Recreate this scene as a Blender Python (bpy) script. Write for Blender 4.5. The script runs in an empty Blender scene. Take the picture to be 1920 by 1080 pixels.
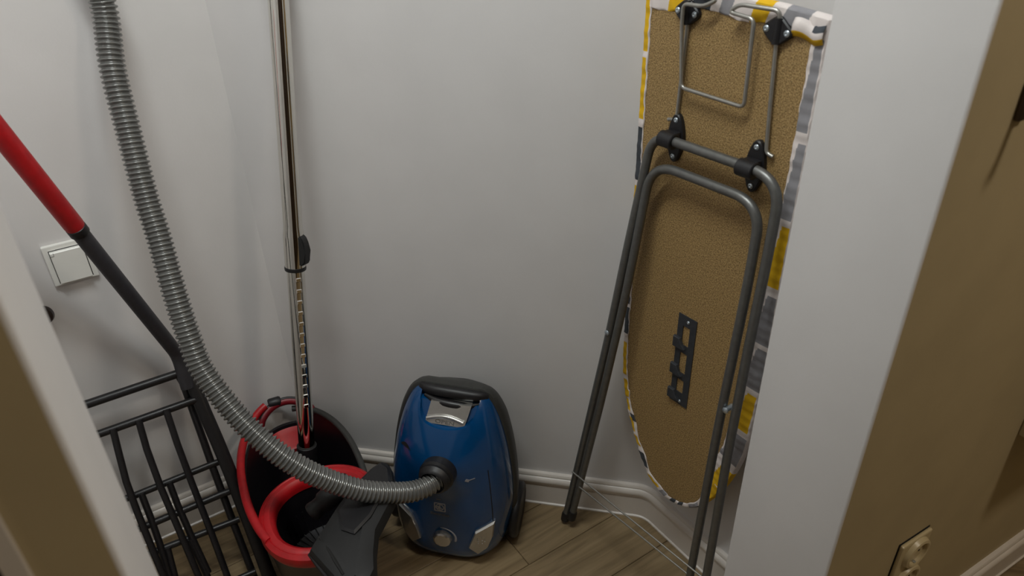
import bpy, bmesh, math, random
from mathutils import Vector, Matrix
random.seed(7)
C = bpy.context.scene.collection
SC = bpy.context.scene
R = math.radians
V = Vector

# ---------------------------------------------------------------- camera, world, lights, exposure
cam = bpy.data.cameras.new('camera')
cam_o = bpy.data.objects.new('camera', cam); C.objects.link(cam_o)
cam.sensor_width = 36.0
cam.lens = 36.0 * 1362.3 / 1920.0
cam.clip_start = 0.02
right = V((0.9804, 0.1956, -0.0252)); down = V((0.0802, -0.5121, -0.8552)); fwd = V((-0.1801, 0.8364, -0.5177))
m = Matrix((right, -down, -fwd)).transposed().to_4x4()
m.translation = V((0, 0, 1.5))
cam_o.matrix_world = m
cam.dof.use_dof = True
cam.dof.focus_distance = 1.6
cam.dof.aperture_fstop = 5.0
SC.camera = cam_o

w = bpy.data.worlds.new('world'); SC.world = w
w.use_nodes = True
w.node_tree.nodes['Background'].inputs[0].default_value = (0.5, 0.5, 0.5, 1)
w.node_tree.nodes['Background'].inputs[1].default_value = 0.0


def area(name, loc, target, size, power, col):
    l = bpy.data.lights.new(name, 'AREA'); l.shape = 'DISK'; l.size = size; l.energy = power; l.color = col
    o = bpy.data.objects.new(name, l); C.objects.link(o)
    o.location = loc
    o.rotation_euler = (V(target) - V(loc)).to_track_quat('-Z', 'Y').to_euler()
    return o


lamp = area('closet_lamp', (-0.36, 0.56, 2.52), (-0.36, 0.56, 0), 0.30, 18.8, (0.95, 1.0, 0.985))
lamp.data.shape = 'RECTANGLE'; lamp.data.size = 0.80; lamp.data.size_y = 0.14
area('hall_lamp', (1.25, 0.42, 2.52), (1.25, 0.42, 0), 0.30, 12.5, (1.0, 0.90, 0.76))


vs = SC.view_settings
vs.view_transform = 'Standard'
vs.look = 'None'
vs.gamma = 1.0
vs.use_curve_mapping = False
vs.exposure = 0.0
SC.display_settings.display_device = 'sRGB'


# ---------------------------------------------------------------- materials
def lin(r, g, b):
    f = lambda c: (c / 255 / 12.92) if c / 255 <= 0.04045 else ((c / 255 + 0.055) / 1.055) ** 2.4
    return (f(r), f(g), f(b), 1.0)


def mat(name, rgb, rough=0.5, metal=0.0, noise=0.0, scale=40.0, bump=0.0, bscale=None, rgb2=None, spec=0.5, coat=0.0, stretch=None):
    m = bpy.data.materials.new(name); m.use_nodes = True
    nt = m.node_tree; b = nt.nodes['Principled BSDF']
    b.inputs['Base Color'].default_value = lin(*rgb)
    b.inputs['Roughness'].default_value = rough
    b.inputs['Metallic'].default_value = metal
    b.inputs['Specular IOR Level'].default_value = spec
    if coat: b.inputs['Coat Weight'].default_value = coat; b.inputs['Coat Roughness'].default_value = 0.08
    tc = nt.nodes.new('ShaderNodeTexCoord')
    src = tc.outputs['Object']
    if stretch:
        mp = nt.nodes.new('ShaderNodeMapping'); mp.inputs['Scale'].default_value = stretch
        mp.inputs['Rotation'].default_value = (0, 0, stretch[3]) if len(stretch) > 3 else (0, 0, 0)
        nt.links.new(src, mp.inputs['Vector']); src = mp.outputs['Vector']
    if noise or rgb2:
        n = nt.nodes.new('ShaderNodeTexNoise'); n.inputs['Scale'].default_value = scale; n.inputs['Detail'].default_value = 4
        nt.links.new(src, n.inputs['Vector'])
        r = nt.nodes.new('ShaderNodeValToRGB')
        c2 = rgb2 or tuple(max(0, c * (1 - noise)) for c in rgb)
        r.color_ramp.elements[0].position = 0.35; r.color_ramp.elements[1].position = 0.65
        r.color_ramp.elements[0].color = lin(*c2); r.color_ramp.elements[1].color = lin(*rgb)
        nt.links.new(n.outputs['Fac'], r.inputs['Fac']); nt.links.new(r.outputs['Color'], b.inputs['Base Color'])
    if bump:
        n2 = nt.nodes.new('ShaderNodeTexNoise'); n2.inputs['Scale'].default_value = bscale or scale; n2.inputs['Detail'].default_value = 3
        nt.links.new(src, n2.inputs['Vector'])
        bp = nt.nodes.new('ShaderNodeBump'); bp.inputs['Strength'].default_value = bump; bp.inputs['Distance'].default_value = 0.002
        nt.links.new(n2.outputs['Fac'], bp.inputs['Height']); nt.links.new(bp.outputs['Normal'], b.inputs['Normal'])
    return m


M = {}
M['white_wall'] = mat('white_wall', (214, 211, 210), 0.75, noise=0.015, scale=9, bump=0.06, bscale=260)
M['olive_wall'] = mat('olive_wall', (176, 160, 126), 0.7, noise=0.03, scale=9, bump=0.06, bscale=260)
M['ceiling'] = mat('ceiling', (225, 222, 216), 0.8, noise=0.02, scale=9)
M['baseboard'] = mat('baseboard', (216, 208, 200), 0.35, noise=0.02, scale=20)
M['black_metal'] = mat('black_metal', (26, 24, 26), 0.38, noise=0.2, scale=120)
M['black_plastic'] = mat('black_plastic', (24, 23, 26), 0.45, noise=0.15, scale=90, bump=0.1, bscale=900)
M['dark_plastic'] = mat('dark_plastic', (23, 23, 24), 0.6, noise=0.12, scale=90, bump=0.12, bscale=900)
M['bucket_black'] = mat('bucket_black', (20, 17, 22), 0.4, noise=0.15, scale=60)
M['red_plastic'] = mat('red_plastic', (176, 18, 26), 0.42, noise=0.08, scale=60, bump=0.05, bscale=500)
M['dark_red'] = mat('dark_red', (120, 16, 28), 0.45, noise=0.08, scale=60)
M['grey_shaft'] = mat('grey_shaft', (52, 51, 56), 0.5, noise=0.1, scale=70)
M['chrome'] = mat('chrome', (224, 222, 216), 0.07, 1.0, noise=0.02, scale=30)
M['leg_steel'] = mat('leg_steel', (112, 112, 110), 0.4, 0.65, noise=0.06, scale=90)
M['wire_steel'] = mat('wire_steel', (168, 166, 160), 0.35, 0.8, noise=0.05, scale=90)
M['screw_steel'] = mat('screw_steel', (190, 200, 208), 0.3, 0.8, noise=0.05, scale=200)
M['plate_steel'] = mat('plate_steel', (66, 68, 72), 0.5, 0.4, noise=0.08, scale=90)
M['hose'] = mat('hose', (124, 124, 122), 0.24, 0.55, noise=0.05, scale=40, coat=0.2)
M['blue_shell'] = mat('blue_shell', (0, 64, 114), 0.18, 0.0, noise=0.06, scale=12, coat=0.5)
M['shell_dark'] = mat('shell_dark', (52, 52, 50), 0.5, noise=0.1, scale=60, bump=0.1, bscale=700)
M['silver'] = mat('silver', (196, 194, 190), 0.22, 0.85, noise=0.04, scale=60)
M['print_grey'] = mat('print_grey', (150, 150, 156), 0.5, noise=0.04, scale=60)
M['print_dark'] = mat('print_dark', (96, 94, 90), 0.5, noise=0.04, scale=60)
M['socket_white'] = mat('socket_white', (226, 225, 220), 0.35, noise=0.01, scale=30)
M['hall_socket'] = mat('hall_socket', (188, 172, 136), 0.35, noise=0.01, scale=30)
M['knob_brown'] = mat('knob_brown', (44, 34, 32), 0.3, noise=0.2, scale=90)
M['dark_wood'] = mat('dark_wood', (58, 40, 24), 0.45, noise=0.3, scale=18)
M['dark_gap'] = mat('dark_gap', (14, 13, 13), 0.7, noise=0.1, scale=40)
M['fab_white'] = mat('fab_white', (222, 212, 208), 0.85, noise=0.03, scale=60, bump=0.3, bscale=1400)
M['fab_yellow'] = mat('fab_yellow', (226, 178, 10), 0.85, noise=0.05, scale=60, bump=0.3, bscale=1400)
M['fab_grey'] = mat('fab_grey', (142, 140, 144), 0.85, noise=0.05, scale=60, bump=0.3, bscale=1400)
M['fab_dark'] = mat('fab_dark', (62, 66, 72), 0.85, noise=0.05, scale=60, bump=0.3, bscale=1400)


def chipboard():
    m = bpy.data.materials.new('chipboard'); m.use_nodes = True
    nt = m.node_tree; b = nt.nodes['Principled BSDF']; b.inputs['Roughness'].default_value = 0.62
    tc = nt.nodes.new('ShaderNodeTexCoord')
    a = nt.nodes.new('ShaderNodeTexNoise'); a.inputs['Scale'].default_value = 430; a.inputs['Detail'].default_value = 5; a.inputs['Roughness'].default_value = 0.7
    v = nt.nodes.new('ShaderNodeTexVoronoi'); v.inputs['Scale'].default_value = 520
    c = nt.nodes.new('ShaderNodeTexNoise'); c.inputs['Scale'].default_value = 6
    for n in (a, v, c): nt.links.new(tc.outputs['Object'], n.inputs['Vector'])
    r = nt.nodes.new('ShaderNodeValToRGB')
    els = r.color_ramp.elements
    els[0].position = 0.36; els[0].color = lin(88, 66, 34)
    els[1].position = 0.66; els[1].color = lin(196, 166, 114)
    e = els.new(0.47); e.color = lin(142, 113, 68)
    nt.links.new(a.outputs['Fac'], r.inputs['Fac'])
    mx = nt.nodes.new('ShaderNodeMixRGB'); mx.blend_type = 'MULTIPLY'; mx.inputs[0].default_value = 0.35
    nt.links.new(r.outputs['Color'], mx.inputs[1]); nt.links.new(v.outputs['Color'], mx.inputs[2])
    hs = nt.nodes.new('ShaderNodeHueSaturation'); hs.inputs['Saturation'].default_value = 0.0
    nt.links.new(v.outputs['Color'], hs.inputs['Color']); nt.links.new(hs.outputs['Color'], mx.inputs[2])
    nt.links.new(mx.outputs['Color'], b.inputs['Base Color'])
    bp = nt.nodes.new('ShaderNodeBump'); bp.inputs['Strength'].default_value = 0.15; bp.inputs['Distance'].default_value = 0.001
    nt.links.new(a.outputs['Fac'], bp.inputs['Height']); nt.links.new(bp.outputs['Normal'], b.inputs['Normal'])
    return m


M['chipboard'] = chipboard()


def woodmat(name, k):
    m = bpy.data.materials.new(name); m.use_nodes = True
    nt = m.node_tree; b = nt.nodes['Principled BSDF']; b.inputs['Roughness'].default_value = 0.5
    tc = nt.nodes.new('ShaderNodeTexCoord')
    oi = nt.nodes.new('ShaderNodeObjectInfo')
    ad = nt.nodes.new('ShaderNodeVectorMath'); ad.operation = 'ADD'
    sc = nt.nodes.new('ShaderNodeVectorMath'); sc.operation = 'SCALE'; sc.inputs['Scale'].default_value = 1.0
    cb = nt.nodes.new('ShaderNodeCombineXYZ')
    mu = nt.nodes.new('ShaderNodeMath'); mu.operation = 'MULTIPLY'; mu.inputs[1].default_value = 37.0
    nt.links.new(oi.outputs['Random'], mu.inputs[0]); nt.links.new(mu.outputs[0], cb.inputs[0]); nt.links.new(mu.outputs[0], cb.inputs[1])
    nt.links.new(tc.outputs['Object'], ad.inputs[0]); nt.links.new(cb.outputs[0], ad.inputs[1])
    mp = nt.nodes.new('ShaderNodeMapping'); mp.inputs['Scale'].default_value = (2.0, 26.0, 4.0)
    nt.links.new(ad.outputs[0], mp.inputs['Vector'])
    n = nt.nodes.new('ShaderNodeTexNoise'); n.inputs['Scale'].default_value = 2.2; n.inputs['Detail'].default_value = 6; n.inputs['Distortion'].default_value = 0.8
    nt.links.new(mp.outputs[0], n.inputs['Vector'])
    r = nt.nodes.new('ShaderNodeValToRGB'); els = r.color_ramp.elements
    els[0].position = 0.28; els[0].color = lin(128 * k, 106 * k, 74 * k)
    els[1].position = 0.75; els[1].color = lin(176 * k, 152 * k, 114 * k)
    e = els.new(0.5); e.color = lin(154 * k, 130 * k, 94 * k)
    nt.links.new(n.outputs['Fac'], r.inputs['Fac'])
    nt.links.new(r.outputs['Color'], b.inputs['Base Color'])
    return m


M['oak'] = woodmat('oak', 0.82)


# ---------------------------------------------------------------- mesh helpers
def tag(o, label=None, cat=None, group=None, kind=None):
    if label: o['label'] = label
    if cat: o['category'] = cat
    if group: o['group'] = group
    if kind: o['kind'] = kind
    return o


def obj(name, bm, material, parent=None, smooth=True, angle=40):
    if isinstance(bm, bmesh.types.BMesh):
        me = bpy.data.meshes.new(name); bmesh.ops.recalc_face_normals(bm, faces=bm.faces[:]); bm.to_mesh(me); bm.free()
    else:
        me = bm
    mats = material if isinstance(material, (list, tuple)) else [material]
    for x in mats: me.materials.append(x)
    o = bpy.data.objects.new(name, me); C.objects.link(o)
    if smooth:
        me.polygons.foreach_set('use_smooth', [True] * len(me.polygons))
        try: me.set_sharp_from_angle(angle=R(angle))
        except Exception: pass
    if parent: o.parent = parent
    return o


def empty(name, loc=(0, 0, 0), rot=None):
    o = bpy.data.objects.new(name, None); C.objects.link(o); o.location = loc; o.empty_display_size = 0.05
    if rot is not None: o.rotation_euler = rot
    return o


def box(bm, c, s, M4=None, bevel=0.0, seg=2):
    r = bmesh.ops.create_cube(bm, size=1.0)
    vs_ = r['verts']
    bmesh.ops.scale(bm, verts=vs_, vec=V(s))
    if bevel:
        es = list({e for v in vs_ for e in v.link_edges})
        rb = bmesh.ops.bevel(bm, geom=es, offset=bevel, segments=seg, affect='EDGES', profile=0.5)
        vs_ = list({v for v in rb['verts']} | {v for v in vs_ if v.is_valid})
        vs_ = list({v for f in rb['faces'] for v in f.verts} | set(vs_))
    bmesh.ops.translate(bm, verts=vs_, vec=V(c))
    if M4 is not None: bmesh.ops.transform(bm, matrix=M4, verts=vs_)
    return vs_


def prism(bm, pts, z0, z1, mi=0):
    a = [bm.verts.new((p[0], p[1], z0)) for p in pts]
    b = [bm.verts.new((p[0], p[1], z1)) for p in pts]
    fs = [bm.faces.new(a[::-1]), bm.faces.new(b)]
    n = len(pts)
    for i in range(n):
        fs.append(bm.faces.new((a[i], a[(i + 1) % n], b[(i + 1) % n], b[i])))
    return fs


def prism_axis(bm, pts, P, ex, ey, ez, d0, d1, bevel=0.0):
    """2D outline pts on axes ex, ey at P, extruded along ez from d0 to d1; bevel insets the d1 side."""
    n = len(pts)
    P, ex, ey, ez = V(P), V(ex), V(ey), V(ez)
    at = lambda p, d: P + ex * p[0] + ey * p[1] + ez * d
    rows = [[at(p, d0) for p in pts]]
    if bevel:
        cx = sum(p[0] for p in pts) / n; cy = sum(p[1] for p in pts) / n
        rows.append([at(p, d1 - bevel) for p in pts])
        ins = inset(pts, bevel)
        rows.append([at(p, d1) for p in ins])
    else:
        rows.append([at(p, d1) for p in pts])
    vr = [[bm.verts.new(p) for p in r] for r in rows]
    for a, b in zip(vr, vr[1:]):
        for i in range(n):
            bm.faces.new((a[i], a[(i + 1) % n], b[(i + 1) % n], b[i]))
    bm.faces.new(vr[0][::-1]); bm.faces.new(vr[-1])


def inset(pts, d):
    n = len(pts); out = []
    area_ = sum(pts[i][0] * pts[(i + 1) % n][1] - pts[(i + 1) % n][0] * pts[i][1] for i in range(n))
    s = 1 if area_ > 0 else -1
    for i in range(n):
        p0, p1, p2 = V(pts[i - 1][:2]), V(pts[i][:2]), V(pts[(i + 1) % n][:2])
        a = (p1 - p0).normalized(); b = (p2 - p1).normalized()
        na = V((-a.y, a.x)) * s; nb = V((-b.y, b.x)) * s
        k = na + nb
        if k.length < 1e-6: k = na.copy()
        k.normalize(); c = max(0.4, k.dot(na))
        q = p1 + k * (d / c); out.append((q.x, q.y))
    return out


def fillet(path, r, seg=6):
    path = [V(p) for p in path]; out = [path[0]]
    for i in range(1, len(path) - 1):
        p0, p1, p2 = path[i - 1], path[i], path[i + 1]
        d1 = (p0 - p1); d2 = (p2 - p1)
        rr = min(r, d1.length * 0.48, d2.length * 0.48)
        a = p1 + d1.normalized() * rr; b = p1 + d2.normalized() * rr
        for k in range(seg + 1):
            t = k / seg
            out.append(a * (1 - t) ** 2 + p1 * 2 * t * (1 - t) + b * t * t)
    out.append(path[-1])
    return out


def catmull(pts, per):
    pts = [V(p) for p in pts]; P = [pts[0] * 2 - pts[1]] + pts + [pts[-1] * 2 - pts[-2]]
    out = []
    for i in range(1, len(P) - 2):
        for k in range(per):
            t = k / per
            a, b, c, d = P[i - 1], P[i], P[i + 1], P[i + 2]
            out.append(0.5 * ((2 * b) + (c - a) * t + (2 * a - 5 * b + 4 * c - d) * t * t + (3 * b - a - 3 * c + d) * t ** 3))
    out.append(pts[-1])
    return out


def sweep(bm, path, r, n=12, cap=True, closed=False, up=None, ry=None):
    """tube along path; r is a number or a list; ry flattens the second axis"""
    path = [V(p) for p in path]; N = len(path)
    rs = r if isinstance(r, (list, tuple)) else [r] * N
    tang = []
    for i in range(N):
        if closed: d = path[(i + 1) % N] - path[i - 1]
        else: d = path[min(i + 1, N - 1)] - path[max(i - 1, 0)]
        tang.append(d.normalized())
    u = V(up) if up is not None else (V((0, 0, 1)) if abs(tang[0].z) < 0.9 else V((1, 0, 0)))
    u = (u - tang[0] * u.dot(tang[0])).normalized()
    rings = []
    for i in range(N):
        t = tang[i]
        if up is not None: u = V(up)
        u = (u - t * u.dot(t)).normalized(); v = t.cross(u)
        ring = []
        for k in range(n):
            a = 2 * math.pi * k / n
            ring.append(bm.verts.new(path[i] + u * math.cos(a) * rs[i] * (1 if ry is None else ry) + v * math.sin(a) * rs[i]))
        rings.append(ring)
    for i in range(N - (0 if closed else 1)):
        a, b = rings[i], rings[(i + 1) % N]
        for k in range(n):
            bm.faces.new((a[k], a[(k + 1) % n], b[(k + 1) % n], b[k]))
    if cap and not closed:
        bm.faces.new(rings[0][::-1]); bm.faces.new(rings[-1])


def tube(name, path, r, material, parent=None, n=12, **kw):
    bm = bmesh.new(); sweep(bm, path, r, n, **kw)
    return obj(name, bm, material, parent)


def lathe(bm, prof, Mx=None, n=32, cap=True):
    """prof: list of (radius, height) about local Z"""
    rings = []
    for (r, h) in prof:
        ring = []
        for k in range(n):
            a = 2 * math.pi * k / n
            p = V((r * math.cos(a), r * math.sin(a), h))
            ring.append(bm.verts.new(Mx @ p if Mx is not None else p))
        rings.append(ring)
    for a, b in zip(rings, rings[1:]):
        for k in range(n):
            bm.faces.new((a[k], a[(k + 1) % n], b[(k + 1) % n], b[k]))
    if cap:
        bm.faces.new(rings[0][::-1]); bm.faces.new(rings[-1])


def frame(P, ex, ey, ez):
    m = Matrix((V(ex), V(ey), V(ez))).transposed().to_4x4(); m.translation = V(P); return m


# ---------------------------------------------------------------- the room
S = math.sqrt(0.5)
XL, XR, D = -0.889, 0.049, 1.358          # left and right inner corners of the back wall
dl = V((-S, -S)); dr = V((S, -S))         # left wall and right wall run towards the room
hd = V((0.7509, 0.6604)); hn = V((0.6604, -0.7509))   # hall wall: along it, and its normal out to the hall
A_out = V((0.326, 0.851)); T = 0.195
A_in = A_out - hn * T
N_out = V((-0.3365, 0.2676)); N_in = V((-0.4728, 0.4074))
H0, H1 = 0.0, 2.6
FT = 0.03

def arc(p0, p1, p2, n=7):
    return [p0 * (1 - t) ** 2 + p1 * 2 * t * (1 - t) + p2 * t * t for t in [i / (n - 1) for i in range(n)]]

cR = V((XR, D)); cL = V((XL, D))
arcR = arc(cR - V((FT, 0)), cR, cR + dr * FT)
end_R = cR + dr * 0.44
end_L = cL + dl * 0.90


def wall_prism(name, inner, off, m_, z0=H0, z1=H1):
    """inner polyline, pushed out by off (same length list of outward offset vectors)"""
    bm = bmesh.new()
    outer = [p + o for p, o in zip(inner, off)]
    prism(bm, inner + outer[::-1], z0, z1)
    return tag(obj(name, bm, m_, smooth=False), kind='structure')


wall_prism('wall_back', [cL] + arcR, [V((-0.04, 0.1))] + [V((0.02 + 0.03 * i / 6, 0.1 - 0.01 * i)) for i in range(7)], M['white_wall'])
wall_prism('wall_left', [end_L, cL], [V((-S, S)) * 0.1, V((-0.04, 0.1))], M['white_wall'])
wall_prism('wall_right', [arcR[-1], end_R], [V((0.05, 0.04)), V((S, S)) * 0.1], M['white_wall'])
p0 = end_L; p1 = end_L + V((S, -S)) * 1.5
wall_prism('wall_closet_end', [p0, p1], [dl * 0.1, dl * 0.1], M['white_wall'])


def partition(name, pts, vis, z0, z1):
    bm = bmesh.new()
    fs = prism(bm, pts, z0, z1)
    bmesh.ops.recalc_face_normals(bm, faces=bm.faces[:])
    for f in bm.faces:
        f.material_index = 1 if f.normal.xy.dot(hn) > 0.9 else 0
    es = [e for e in bm.edges if abs(e.verts[0].co.z - e.verts[1].co.z) > 0.5 and any((e.verts[0].co.xy - q).length < 1e-4 for q in vis)]
    bmesh.ops.bevel(bm, geom=es, offset=0.004, segments=3, affect='EDGES', profile=0.5)
    return tag(obj(name, bm, [M['white_wall'], M['olive_wall']], smooth=True, angle=50), kind='structure')


partition('wall_front_right', [A_out, A_out + hd * 1.5, A_in + hd * 1.5, A_in], [A_out, A_in], H0, H1)
partition('wall_front_left', [N_out, N_in, N_in - hd * 1.2, N_out - hd * 1.2], [N_out, N_in], H0, H1)

hallA = A_out + hd * 1.5; hallB = N_out - hd * 1.2
def slab(name, pts, z0, z1, m_):
    bm = bmesh.new(); prism(bm, pts, z0, z1)
    return tag(obj(name, bm, m_, smooth=False), kind='structure')

HW = 1.5
slab('wall_hall_rear', [hallA + hn * HW, hallB + hn * HW, hallB + hn * (HW + 0.1), hallA + hn * (HW + 0.1)], H0, H1, M['olive_wall'])
slab('wall_hall_right', [hallA, hallA + hn * HW, hallA + hn * HW + hd * 0.1, hallA + hd * 0.1], H0, H1, M['olive_wall'])
slab('wall_hall_left', [hallB, hallB - hd * 0.1, hallB + hn * HW - hd * 0.1, hallB + hn * HW], H0, H1, M['olive_wall'])
slab('ceiling', [V((-2.6, -2.2)), V((2.9, -2.2)), V((2.9, 2.4)), V((-2.6, 2.4))], H1, H1 + 0.1, M['ceiling'])
floor = slab('floor', [V((-2.6, -2.2)), V((2.9, -2.2)), V((2.9, 2.4)), V((-2.6, 2.4))], -0.1, -0.004, M['oak'])

q = hallA + hn * (HW - 0.001) - hd * 0.95
slab('dark_reflection_slab', [q, q - hd * 1.9, q - hd * 1.9 - hn * 0.03, q - hn * 0.03], 0.0, 2.05, M['dark_wood'])  # unseen dark slab, added to give the chrome tube a dark reflected band

# planks laid parallel to the left wall; x' along (S,S), y' along (S,-S)
PW, PL = 0.14, 0.92
bm = bmesh.new()
box(bm, (0, 0, -0.0035), (PL - 0.0012, PW - 0.0014, 0.007), bevel=0.0012, seg=1)
me_plank = None
seam = -1.374 * S
k0 = -5
for k in range(-5, 12):
    yc = seam + (k + 0.5) * PW
    offx = random.uniform(0, PL)
    for j in range(-2, 3):
        xc = offx + j * PL - 0.3
        c = V((S, S)) * xc + V((S, -S)) * yc
        if c.length > 1.9: continue
        if me_plank is None:
            p = obj('plank', bm, M['oak'], floor, smooth=False); me_plank = p.data
        else:
            p = bpy.data.objects.new('plank', me_plank); C.objects.link(p); p.parent = floor
        p.location = (c.x, c.y, 0.0); p.rotation_euler = (0, 0, R(45))

# skirting boards: profile (depth from wall, height)
PROF = [(0.0, 0.0), (0.0155, 0.0), (0.0155, 0.0035), (0.012, 0.006), (0.012, 0.066), (0.0105, 0.0675), (0.0135, 0.0695), (0.0135, 0.072), (0.0165, 0.078),
        (0.018, 0.084), (0.0165, 0.091), (0.0125, 0.0955), (0.0105, 0.0965), (0.0115, 0.098), (0.011, 0.103), (0.0085, 0.1065), (0.0, 0.1065)]


def skirting(name, path, sides, m_):
    """path of 2D wall points with into-room mitre vectors"""
    bm = bmesh.new(); rings = []
    for p, s in zip(path, sides):
        rings.append([bm.verts.new((p.x + s.x * d, p.y + s.y * d, z)) for d, z in PROF])
    n = len(PROF)
    for a, b in zip(rings, rings[1:]):
        for k in range(n): bm.faces.new((a[k], a[(k + 1) % n], b[(k + 1) % n], b[k]))
    bm.faces.new(rings[0][::-1]); bm.faces.new(rings[-1])
    return tag(obj(name, bm, m_, angle=35), kind='structure')


nB = V((0, -1)); nLw = V((S, -S)); nRw = V((-S, -S))
mit = lambda a, b: (a + b).normalized() / (a + b).normalized().dot(a)
skirting('baseboard_left', [end_L, cL], [nLw, mit(nLw, nB)], M['baseboard'])
skirting('baseboard_back', [cL] + arcR, [mit(nLw, nB)] + [(nB * (1 - i / 6) + nRw * (i / 6)).normalized() for i in range(7)], M['baseboard'])
skirting('baseboard_right', [arcR[-1], end_R], [nRw, nRw], M['baseboard'])
skirting('baseboard_hall', [A_out, hallA], [hn, hn], M['baseboard'])

# pale door casing and dark door on the hall side, at the lower left corner of the view
q0 = N_out - hd * 0.047
bm = bmesh.new(); prism(bm, [q0, q0 - hd * 0.012, q0 - hd * 0.012 + hn * 0.006, q0 + hn * 0.006], 0, 2.05)
tag(obj('trim_1', bm, M['baseboard'], smooth=False), kind='structure')
q1 = q0 - hd * 0.0125
bm = bmesh.new(); prism(bm, [q1, q1 - hd * 0.75, q1 - hd * 0.75 + hn * 0.004, q1 + hn * 0.004], 0.0, 2.04)
tag(obj('door_1', bm, M['dark_wood'], smooth=False), kind='structure')

# ---------------------------------------------------------------- ironing board
BA = R(42)
be = V((math.cos(BA), -math.sin(BA), 0)); bn = V((-math.sin(BA), -math.cos(BA), 0)); BZ = V((0, 0, 1))
ib = empty('ironing_board')
tag(ib, 'ironing board stood upside down on folded grey legs against the right wall', 'ironing board')
IBM = frame((-0.039, 1.32, 0), be, BZ, bn)      # local x = across, y = up, z = out of the underside
ib.matrix_world = IBM
L3 = lambda u, w_, o=0.0: V((u, w_, o))

outline = [(0.004, 1.290), (0.005, 1.11), (0.006, 0.90), (0.005, 0.72), (0.004, 0.60), (0.010, 0.487), (0.030, 0.405), (0.055, 0.345), (0.086, 0.285), (0.120, 0.245),
           (0.167, 0.228), (0.213, 0.241), (0.250, 0.272), (0.288, 0.338), (0.314, 0.405), (0.334, 0.490), (0.343, 0.60), (0.345, 0.72), (0.343, 0.90), (0.343, 1.11), (0.342, 1.290)]
sm = catmull([(u, w_, 0) for u, w_ in outline], 6)
poly = [(p.x, p.y) for p in sm]
bm = bmesh.new()
prism_axis(bm, inset(poly, 0.007), (0, 0, 0), (1, 0, 0), (0, 1, 0), (0, 0, 1), -0.012, 0.0)
obj('board', bm, M['chipboard'], ib, smooth=False)

# fabric cover wrapped round the edge with its printed blocks
# printed trapezoids along the edge: (upper end, lower end, colour, inner limit, outer limit)
left_blocks = [(1.300, 1.195, 'y', .25, 9), (1.183, 1.075, 'y', .22, 9), (1.060, .955, 'd', .1, 9), (.945, .87, 'y', .25, 9), (.85, .76, 'g', .1, 9), (.745, .675, 'd', .3, 9),
               (.665, .60, 'd', .1, .9), (.575, .49, 'y', .2, 9), (.478, .432, 'y', .1, 9)]
right_blocks = [(1.262, 1.130, 'g', .04, .78), (1.112, .985, 'g', .10, .80), (.975, .862, 'y', .12, .85), (.845, .745, 'g', .12, .85), (.735, .645, 'g', .12, .8), (.632, .540, 'y', .10, .75), (.525, .445, 'g', .12, .8), (.425, .36, 'y', .3, 9)]
nose_blocks = [(0.868, 0.900, 0.30, 9, 'y'), (0.905, 0.925, 0, .5, 'd'), (0.918, 0.955, 0.4, 9, 'y'), (0.962, 0.990, 0.15, 9, 'y'), (1.004, 1.045, 0.1, 9, 'd'), (1.062, 1.100, 0.3, 9, 'y'), (1.108, 1.126, 0.0, .9, 'g'), (1.140, 1.156, 0, 9, 'd'), (1.165, 1.180, 0, .7, 'd'), (1.20, 1.235, 0.2, 9, 'g'), (1.25, 1.33, 0.25, 9, 'y')]


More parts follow.
